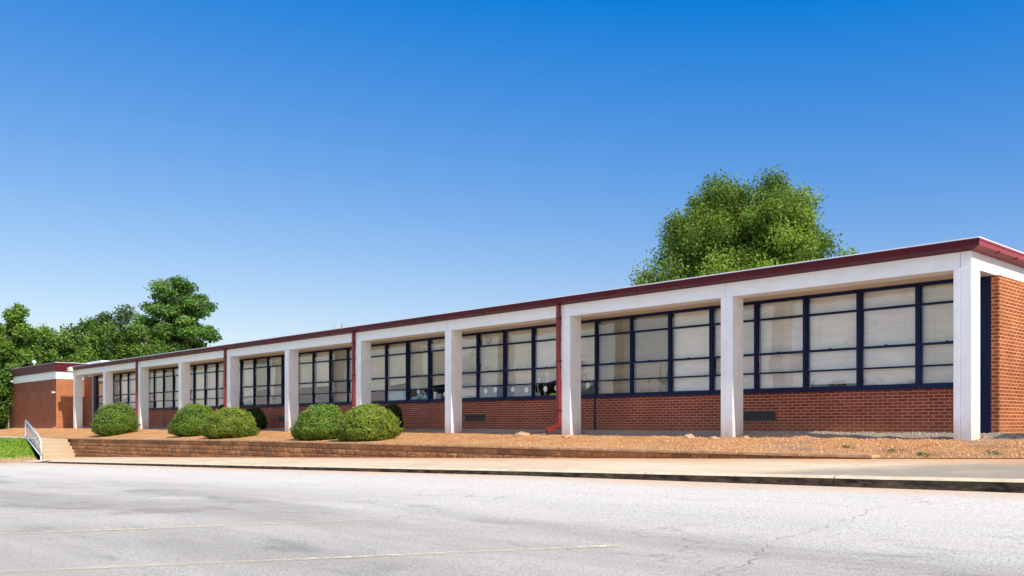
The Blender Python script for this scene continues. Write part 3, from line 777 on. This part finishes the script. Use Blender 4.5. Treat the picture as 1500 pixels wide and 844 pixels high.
b = MB(); b.box(-.3, .3, -.12, .12, -.10, .0); o = b.build('housing', M['white_clean'], bevel=.03); o.parent = e
b = MB(); b.box(-.25, .25, -.09, .09, -.13, -.101); o = b.build('lens', M['galv'], bevel=.01); o.parent = e
p = atd(50, 539, 56); e = empty('roof_vent', (p[0], p[1], 3.93)); tag(e, 'small white vent pipe on the roof of the wing', 'vent')
b = MB(); b.tube([(0, 0, 0), (0, 0, .2)], .06, 12); o = b.build('pipe', M['galv'], smooth=True); o.parent = e
b = MB(); b.tube([(0, 0, .14), (0, 0, .20), (0, 0, .28)], [.12, .13, .04], 12); o = b.build('cap', M['white_clean']); o.parent = e
p = atd(150, 531, 62); e = empty('rooftop_unit', (p[0], p[1], 3.55)); e.rotation_euler[2] = 0
tag(e, 'long white air conditioning unit on the roof near the wing', 'air conditioner')
b = MB(); b.box(-1.5, 1.5, -.6, .6, .08, .98); o = b.build('housing', M['white_clean'], bevel=.03); o.parent = e
b = MB(); b.box(-1.3, 1.3, -.5, .5, 0, .08); o = b.build('base', M['grey_metal']); o.parent = e

# unseen low brick wall, added past the building's end to shade the end wall
b = MB(); xw = 2.7
sc = empty('added_shade_wall', (xw, 5, .1)); tag(sc, 'added unseen brick wall casting shade on the right end of the school', 'wall')
b.box(xw, xw+.2, .25, 12, -.3, 2.1); local(b.build('brick_face', M['brick_end']), sc)
b = MB(); b.box(xw-.03, xw+.23, .22, 12.03, 2.101, 2.16); local(b.build('coping', M['steps'], bevel=.01), sc)

# ------------------------------------------------------------------ shrubs
def shrub(name, px0, px1, ytop, ybot, Y, label, group, seed, m, n=15000, zg=None, depth=.9):
    rs = np.random.RandomState(seed)
    x0, _, _ = atY(px0, 600, Y); x1, _, _ = atY(px1, 600, Y); cx = (x0+x1)/2
    zt = atY((px0+px1)/2, ytop, Y)[2]; zb = bedz(cx, Y)-.03 if zg is None else zg
    d = -(cx-CX)*cs+(Y-CY)*sn; wpx = (px1-px0)*d/F_
    rx = wpx/2*.97; ry = rx*depth; hh = (zt-zb)*.98
    e = empty(name, (cx, Y, zb)); tag(e, label, 'shrub', group)
    # body: squashed dome, widest below the middle
    U = rs.normal(size=(n, 3)); U /= np.linalg.norm(U, axis=1)[:, None]
    def rad(U):
        r = np.ones(len(U)); 
        off = seed*3.1
        r += np.array([.15*noise.noise(Vector((u[0]*1.6+off, u[1]*1.6, u[2]*1.6)))+.08*noise.noise(Vector((u[0]*5+off, u[1]*5, u[2]*5))) for u in U]); return r
    def shape(U, r):
        ax = np.abs(U); q_ = np.where(U[:, 2] < 0, 4.5, 2.3); k = (ax[:, 0]**q_+ax[:, 1]**q_+ax[:, 2]**q_)**(-1/q_)   # boxier than a ball
        P = U*(k*r)[:, None]; cz = .36
        Z = np.where(P[:, 2] > 0, cz+P[:, 2]*(1-cz), cz+P[:, 2]*cz*.98)
        tap = np.where(P[:, 2] < 0, 1+.10*P[:, 2], 1-.10*P[:, 2]**2)
        lean = .10*(P[:, 2])
        return np.stack([(P[:, 0]*tap+lean)*rx, P[:, 1]*tap*ry, Z*hh], 1)
    r = rad(U); P = shape(U, r*(1-.10*rs.rand(n)**2.))
    P *= (1+.035*np.array([noise.noise(Vector(tuple(p*7))) for p in P]))[:, None]; P += rs.normal(size=P.shape)*.01
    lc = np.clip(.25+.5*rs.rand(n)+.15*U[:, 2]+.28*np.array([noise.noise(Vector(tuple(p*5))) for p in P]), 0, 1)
    # stray shoots above the clipped surface
    k = rs.choice(n, 500); Q = shape(U[k], r[k]*1.025)+rs.normal(size=(500, 3))*.012; Q = Q[Q[:, 2] > hh*.3]
    U2 = np.concatenate([U*[1, 1, 1.3], U[k][:len(Q)]]); lc = np.concatenate([lc, np.full(len(Q), .95)])
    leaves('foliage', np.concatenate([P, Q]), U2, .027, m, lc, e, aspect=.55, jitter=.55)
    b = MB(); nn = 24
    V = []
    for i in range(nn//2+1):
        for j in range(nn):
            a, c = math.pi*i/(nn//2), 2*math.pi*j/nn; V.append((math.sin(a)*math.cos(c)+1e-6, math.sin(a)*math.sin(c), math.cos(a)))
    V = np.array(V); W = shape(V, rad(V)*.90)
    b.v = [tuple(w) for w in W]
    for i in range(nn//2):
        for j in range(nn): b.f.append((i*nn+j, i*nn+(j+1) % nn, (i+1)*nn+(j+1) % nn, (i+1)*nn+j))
    o3 = b.build('dark_core', M['boxcore'], smooth=True, fix=False); o3.parent = e  # near-black solid core standing for the shaded inside of the shrub
    b = MB()
    for q in range(5):
        a = q*1.3; b.tube([(.05*math.cos(a), .05*math.sin(a), -.05), (.3*rx*math.cos(a), .3*ry*math.sin(a), hh*.4)], [.03, .015], 6)
    o4 = b.build('stem', M['bark']); o4.parent = e
    return e
G = 'clipped shrubs in the clay bed'
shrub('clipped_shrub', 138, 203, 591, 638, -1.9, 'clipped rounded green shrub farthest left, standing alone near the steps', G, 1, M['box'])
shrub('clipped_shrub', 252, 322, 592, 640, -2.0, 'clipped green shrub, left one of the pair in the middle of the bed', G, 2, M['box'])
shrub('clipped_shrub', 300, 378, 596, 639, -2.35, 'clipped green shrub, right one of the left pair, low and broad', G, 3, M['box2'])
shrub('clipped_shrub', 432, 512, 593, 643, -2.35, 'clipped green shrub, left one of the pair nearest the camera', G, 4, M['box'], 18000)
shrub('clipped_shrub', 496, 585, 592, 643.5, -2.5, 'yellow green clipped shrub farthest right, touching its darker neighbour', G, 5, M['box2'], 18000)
shrub('shaded_shrub', 352, 391, 598, 628, .35, 'dark shrub in canopy shade behind the left pair of clipped shrubs', 'shrubs shaded by the canopy', 6, M['shade'], 8000)
shrub('shaded_shrub', 556, 590, 592, 632, .3, 'dark shrub in canopy shade behind the shrub farthest right', 'shrubs shaded by the canopy', 7, M['shade'], 8000)
shrub('shaded_shrub', 318, 332, 592, 628, .35, 'small dark shrub in canopy shade beside a red downspout', 'shrubs shaded by the canopy', 8, M['shade'], 5000)

# ------------------------------------------------------------------ trees
def tree(name, px, ytop, halfpx, d, zlow, label, m, seed, n, leaf, ncl, clr=(.13, .24), group=None, flat=1., gapy=0, cat='tree', squeeze=1., trunk_r=.28, lc_bias=0., power=.5, lk=.35):
    rs = np.random.RandomState(seed); r = random.Random(seed)
    x, y, zt = atd(px, ytop, d); R = halfpx*d/F_; z0 = -.3; hgt = zt-z0
    e = empty(name, (x, y, z0)); tag(e, label, cat, group)
    cz = (zlow+hgt)/2; rz = (hgt-zlow)/2
    # clusters of leaves at limb ends
    C = []
    while len(C) < ncl:
        u = rs.normal(size=3); u /= np.linalg.norm(u); q = rs.rand()**power*.86
        p = u*q; 
        if p[2] < -.75: continue
        w = (1-.25*max(0, p[2])**2) if squeeze == 1. else (1.12-squeeze*(p[2]+.2))
        c = np.array([p[0]*R*w, p[1]*R*w, cz+p[2]*rz]); C.append(c)
    C = np.array(C); CR = R*rs.uniform(clr[0], clr[1], ncl)
    # limbs
    b = MB(); tr = trunk_r
    pts = [(0, 0, -.2), (.05, .03, hgt*.2), (.12, -.06, hgt*.4), (.0, .1, hgt*.62), (.1, 0, hgt*.86)]
    b.tube(pts, [tr*1.3, tr, tr*.8, tr*.5, tr*.12], 10); o = b.build('trunk', M['bark'], smooth=True); o.parent = e
    b = MB()
    for i in range(0, ncl, 2 if ncl > 120 else 1):
        c = C[i]; h0 = max(hgt*.18, min(hgt*.8, c[2]-np.hypot(c[0], c[1])*.75)); s0 = (.06*r.uniform(-1, 1), .06*r.uniform(-1, 1), h0)
        mid = (c[0]*.5+r.uniform(-.3, .3), c[1]*.5+r.uniform(-.3, .3), h0+(c[2]-h0)*.62)
        b.tube([s0, mid, tuple(c)], [tr*lk, tr*lk*.5, .012], 5)
    o = b.build('limbs', M['bark'], smooth=True); o.parent = e
    w = CR**2; w /= w.sum(); idx = rs.choice(ncl, n, p=w)
    U = rs.normal(size=(n, 3)); U /= np.linalg.norm(U, axis=1)[:, None]
    q = rs.rand(n)**.45*(1+.35*rs.normal(size=n)*.5); P = C[idx]+U*(CR[idx]*q)[:, None]*np.array([1.1, 1.1, flat])
    # inner clusters darker and upper leaves lighter: shading put into leaf colour
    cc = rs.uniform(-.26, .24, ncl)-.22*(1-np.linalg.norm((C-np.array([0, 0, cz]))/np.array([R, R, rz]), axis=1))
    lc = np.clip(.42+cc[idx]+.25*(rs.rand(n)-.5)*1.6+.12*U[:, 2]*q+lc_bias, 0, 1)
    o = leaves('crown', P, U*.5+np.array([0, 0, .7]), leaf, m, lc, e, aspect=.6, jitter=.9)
    return e
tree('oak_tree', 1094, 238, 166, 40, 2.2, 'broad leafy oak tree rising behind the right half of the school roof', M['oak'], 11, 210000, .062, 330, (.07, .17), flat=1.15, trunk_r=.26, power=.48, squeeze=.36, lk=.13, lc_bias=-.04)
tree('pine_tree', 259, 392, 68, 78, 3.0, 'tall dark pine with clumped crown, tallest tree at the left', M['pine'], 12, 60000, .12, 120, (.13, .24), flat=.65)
W = 'woodland behind the left end of the school'
tree('woodland_tree', 168, 430, 48, 92, 3, 'dull olive tree just left of the tall pine', M['dull'], 13, 26000, .13, 60, (.2, .3), W)
tree('woodland_tree', 212, 456, 46, 74, 1.5, 'dark green tree filling the foot of the tall pine, left side', M['wood'], 14, 26000, .12, 60, (.2, .32), W)
tree('woodland_tree', 135, 462, 52, 72, 1.0, 'dark green tree behind the roof unit at the left', M['wood'], 15, 28000, .12, 60, (.2, .32), W)
tree('woodland_tree', 85, 464, 50, 70, .5, 'mid green tree directly behind the brick wing', M['wood'], 16, 26000, .12, 60, (.2, .32), W, lc_bias=.1)
tree('bright_tree', 30, 436, 52, 64, .3, 'bright green tree with upright shoots at the left edge of the photo', M['bright'], 17, 34000, .11, 90, (.12, .26), W, lc_bias=.05)
tree('bright_tree', -22, 460, 50, 66, .3, 'bright green tree cut by the left edge of the photo', M['bright'], 18, 22000, .12, 60, (.18, .3), W)
tree('woodland_tree', 6, 530, 42, 61, -.2, 'low dark tree filling the gap left of the brick wing', M['wood'], 19, 22000, .11, 60, (.2, .34), W, lc_bias=-.12)
tree('woodland_tree', 278, 490, 42, 88, 1.0, 'low dark tree peeping over the roof right of the pine', M['pine'], 20, 16000, .13, 50, (.2, .3), W)
tree('woodland_tree', 60, 515, 64, 76, .3, 'shaded tree low behind the wing roof', M['wood'], 21, 22000, .13, 60, (.2, .32), W, lc_bias=-.12)
# trees across the lot, behind the photographer's left: they show in the glass
src = [o for o in COL.objects if o.name.startswith('woodland_tree') and o.parent is None][:2]
for i, (x, y, k) in enumerate(((-62, -52, 1.), (-50, -60, 1.15), (-36, -62, .9), (-22, -66, 1.1), (-75, -46, 1.1), (-6, -70, 1.0))):
    o = src[i % 2]; c = o.copy(); COL.objects.link(c); c.location = (x, y, -1.8); c.scale = (k, k, k*.8); c.rotation_euler[2] = i
    c['label'] = 'tree on the far side of the parking lot, ' + ['leftmost but one', 'third from the left', 'fourth from the left', 'second from the right', 'leftmost of the row', 'rightmost of the row'][i]; c['group'] = 'trees across the parking lot'
    for ch in [q for q in COL.objects if q.parent == o]:
        d = ch.copy(); COL.objects.link(d); d.parent = c
# sprigs showing over the roof
p = atd(498, 477, 52); e = empty('young_tree', (p[0], p[1], -.2)); tag(e, 'thin young tree whose twig tips just clear the roof', 'tree')
b = MB(); b.tube([(0, 0, 0), (.05, 0, p[2]-.3)], [.06, .02], 6); b_o = b.build('trunk', M['bark']); b_o.parent = e
b = MB(); pts = []
for k in range(9):
    tx = (k-4)*.17+random.uniform(-.05, .05); hz = p[2]+.2+random.uniform(-.35, .12); ty = random.uniform(-.2, .2)
    b.tube([(0.05, 0, p[2]-.9), (tx*.6, ty, hz-.5), (tx, ty, hz)], [.012, .01, .004], 4)
    for q in range(14): t = random.random()*.5; pts.append((tx*(1-t*.4)+random.uniform(-.05, .05), ty+random.uniform(-.05, .05), hz-t+random.uniform(-.02, .04)))
b_o = b.build('twigs', M['bark']); b_o.parent = e
leaves('crown', np.array(pts), np.tile([0, -.5, .5], (len(pts), 1)).astype(float), .04, M['wood'], np.random.rand(len(pts)), e)

# ------------------------------------------------------------------ stones and weeds
def stone(px, py, r, Y, label, seed, cat='stone', m='rock'):
    rr = random.Random(seed); x = atY(px, py, Y)[0]; import bmesh
    bm = bmesh.new(); bmesh.ops.create_icosphere(bm, subdivisions=3, radius=1)
    for v in bm.verts:
        k = 1+.35*noise.noise(v.co*1.3+Vector((seed, 0, 0)))+.12*noise.noise(v.co*4+Vector((seed, 3, 0))); v.co = Vector((v.co.x*k*r*1.4, v.co.y*k*r, v.co.z*k*r*.55))
    me = bpy.data.meshes.new('stone'); bm.to_mesh(me); bm.free(); me.materials.append(M[m])
    o = bpy.data.objects.new('stone', me); COL.objects.link(o); o.location = (x, Y, bedz(x, Y)+r*.15); o.rotation_euler[2] = rr.random()*3
    tag(o, label, cat, 'stones on the clay bed'); return o
stone(764, 633, .14, -.6, 'flat pale stone on the raised clay left of the first downspout', 1)
stone(757, 632, .08, -.7, 'small brown stone left of the flat pale stone', 2)
stone(832, 640, .10, -.75, 'grey stone under the outlet of the red downspout', 3)
stone(838, 641, .07, -.8, 'small stone right of the grey stone at the downspout outlet', 4)
stone(1009, 638, .12, -.35, 'long tan stone on the clay left of the second column', 5)
stone(1045, 641, .09, -.45, 'pale stone at the left foot of the second column', 6)
stone(1092, 640, .07, -.1, 'small white stone at the right foot of the second column', 7)
stone(975, 650, .05, -1.6, 'small pale stone in the middle of the clay bed', 8)
def weed(px, Y, label, seed, n=60, h=.10):
    rs = np.random.RandomState(seed); x = atY(px, 650, Y)[0]; z = bedz(x, Y)
    e = empty('weed', (x, Y, z)); tag(e, label, 'weed', 'weeds on the clay bed')
    P = np.stack([rs.normal(0, .07, n), rs.normal(0, .07, n), rs.rand(n)*h*.6], 1)
    leaves('foliage', P, np.tile([0., -.5, .6], (n, 1)), .016, M['dull'], .3+.6*rs.rand(n), e)
    b = MB()
    for p_ in P[::6]: b.tube([(0, 0, -.02), tuple(p_)], .003, 4)
    o = b.build('stem', M['box']); o.parent = e
weed(1350, -2.7, 'low green weed near the pavement edge below the corner column', 1)
weed(1310, -2.3, 'sparse weed left of the corner column', 2, 40)
weed(1365, -2.95, 'tiny weed touching the pavement right of the low green weed', 3, 30, .06)
weed(1455, -2.6, 'weed at the far right of the clay bed', 4, 50)
weed(1240, -2.2, 'grey green weed beyond the end of the block wall', 5, 50)

# ------------------------------------------------------------------ light, sky, camera
EL = math.radians(40); AZ = math.radians(-4.3)
sd = Vector((math.cos(EL)*math.cos(AZ), math.cos(EL)*math.sin(AZ), math.sin(EL)))
L = bpy.data.lights.new('sun', 'SUN'); L.energy = 5.0; L.angle = math.radians(.5); L.color = (1, .94, .83)
lo = bpy.data.objects.new('sun', L); COL.objects.link(lo); lo.rotation_euler = sd.to_track_quat('Z', 'Y').to_euler()
w = bpy.data.worlds.new('World'); S.world = w; w.use_nodes = True; nt = w.node_tree; h = N(nt)
bg = nt.nodes['Background']; sk = h.n('ShaderNodeTexSky', sky_type='NISHITA'); sk.sun_disc = False
sk.sun_elevation = EL; sk.sun_rotation = math.atan2(sd.x, sd.y); sk.altitude = 0; sk.air_density = 1.0; sk.dust_density = .6; sk.ozone_density = 2.5
# deepen the clear sky: per-channel gain and offset on the physical sky
K_ = .14
mul = h.n('ShaderNodeVectorMath', operation='MULTIPLY_ADD'); nt.links.new(sk.outputs[0], mul.inputs[0])
mul.inputs[1].default_value = (1.50*.12/K_, 1.10*.12/K_, .56*.12/K_); mul.inputs[2].default_value = (-.207/K_, -.047/K_, .46/K_)
mx_ = h.n('ShaderNodeVectorMath', operation='MAXIMUM'); nt.links.new(mul.outputs[0], mx_.inputs[0]); mx_.inputs[1].default_value = (.03, .3, .5)
tc = h.n('ShaderNodeTexCoord'); dx, dy, dz = h.sep(tc.outputs['Generated'])
hz = h.mr(dy, .0, -.6); gh = h.n('ShaderNodeVectorMath', operation='SCALE'); gh.inputs[0].default_value = (.42/K_, .42/K_, .35/K_); nt.links.new(hz, gh.inputs['Scale'])  # brighter sky added behind the camera to lift light on shaded faces
ad = h.n('ShaderNodeVectorMath', operation='ADD'); nt.links.new(mx_.outputs[0], ad.inputs[0]); nt.links.new(gh.outputs[0], ad.inputs[1])
nt.links.new(ad.outputs[0], bg.inputs[0]); bg.inputs[1].default_value = K_
cam = bpy.data.cameras.new('camera'); co = bpy.data.objects.new('camera', cam); COL.objects.link(co)
cam.sensor_width = 36; cam.lens = 36*F_/1500; cam.shift_y = (620-422)/1500; cam.clip_end = 5000; cam.clip_start = .05
co.location = (CX, CY, CZ); co.rotation_euler = (math.radians(90), 0, math.atan2(cs, sn))
S.camera = co
S.view_settings.view_transform = 'Standard'; S.view_settings.look = 'None'; S.view_settings.exposure = 0
S.cycles.max_bounces = 8; S.cycles.transparent_max_bounces = 12
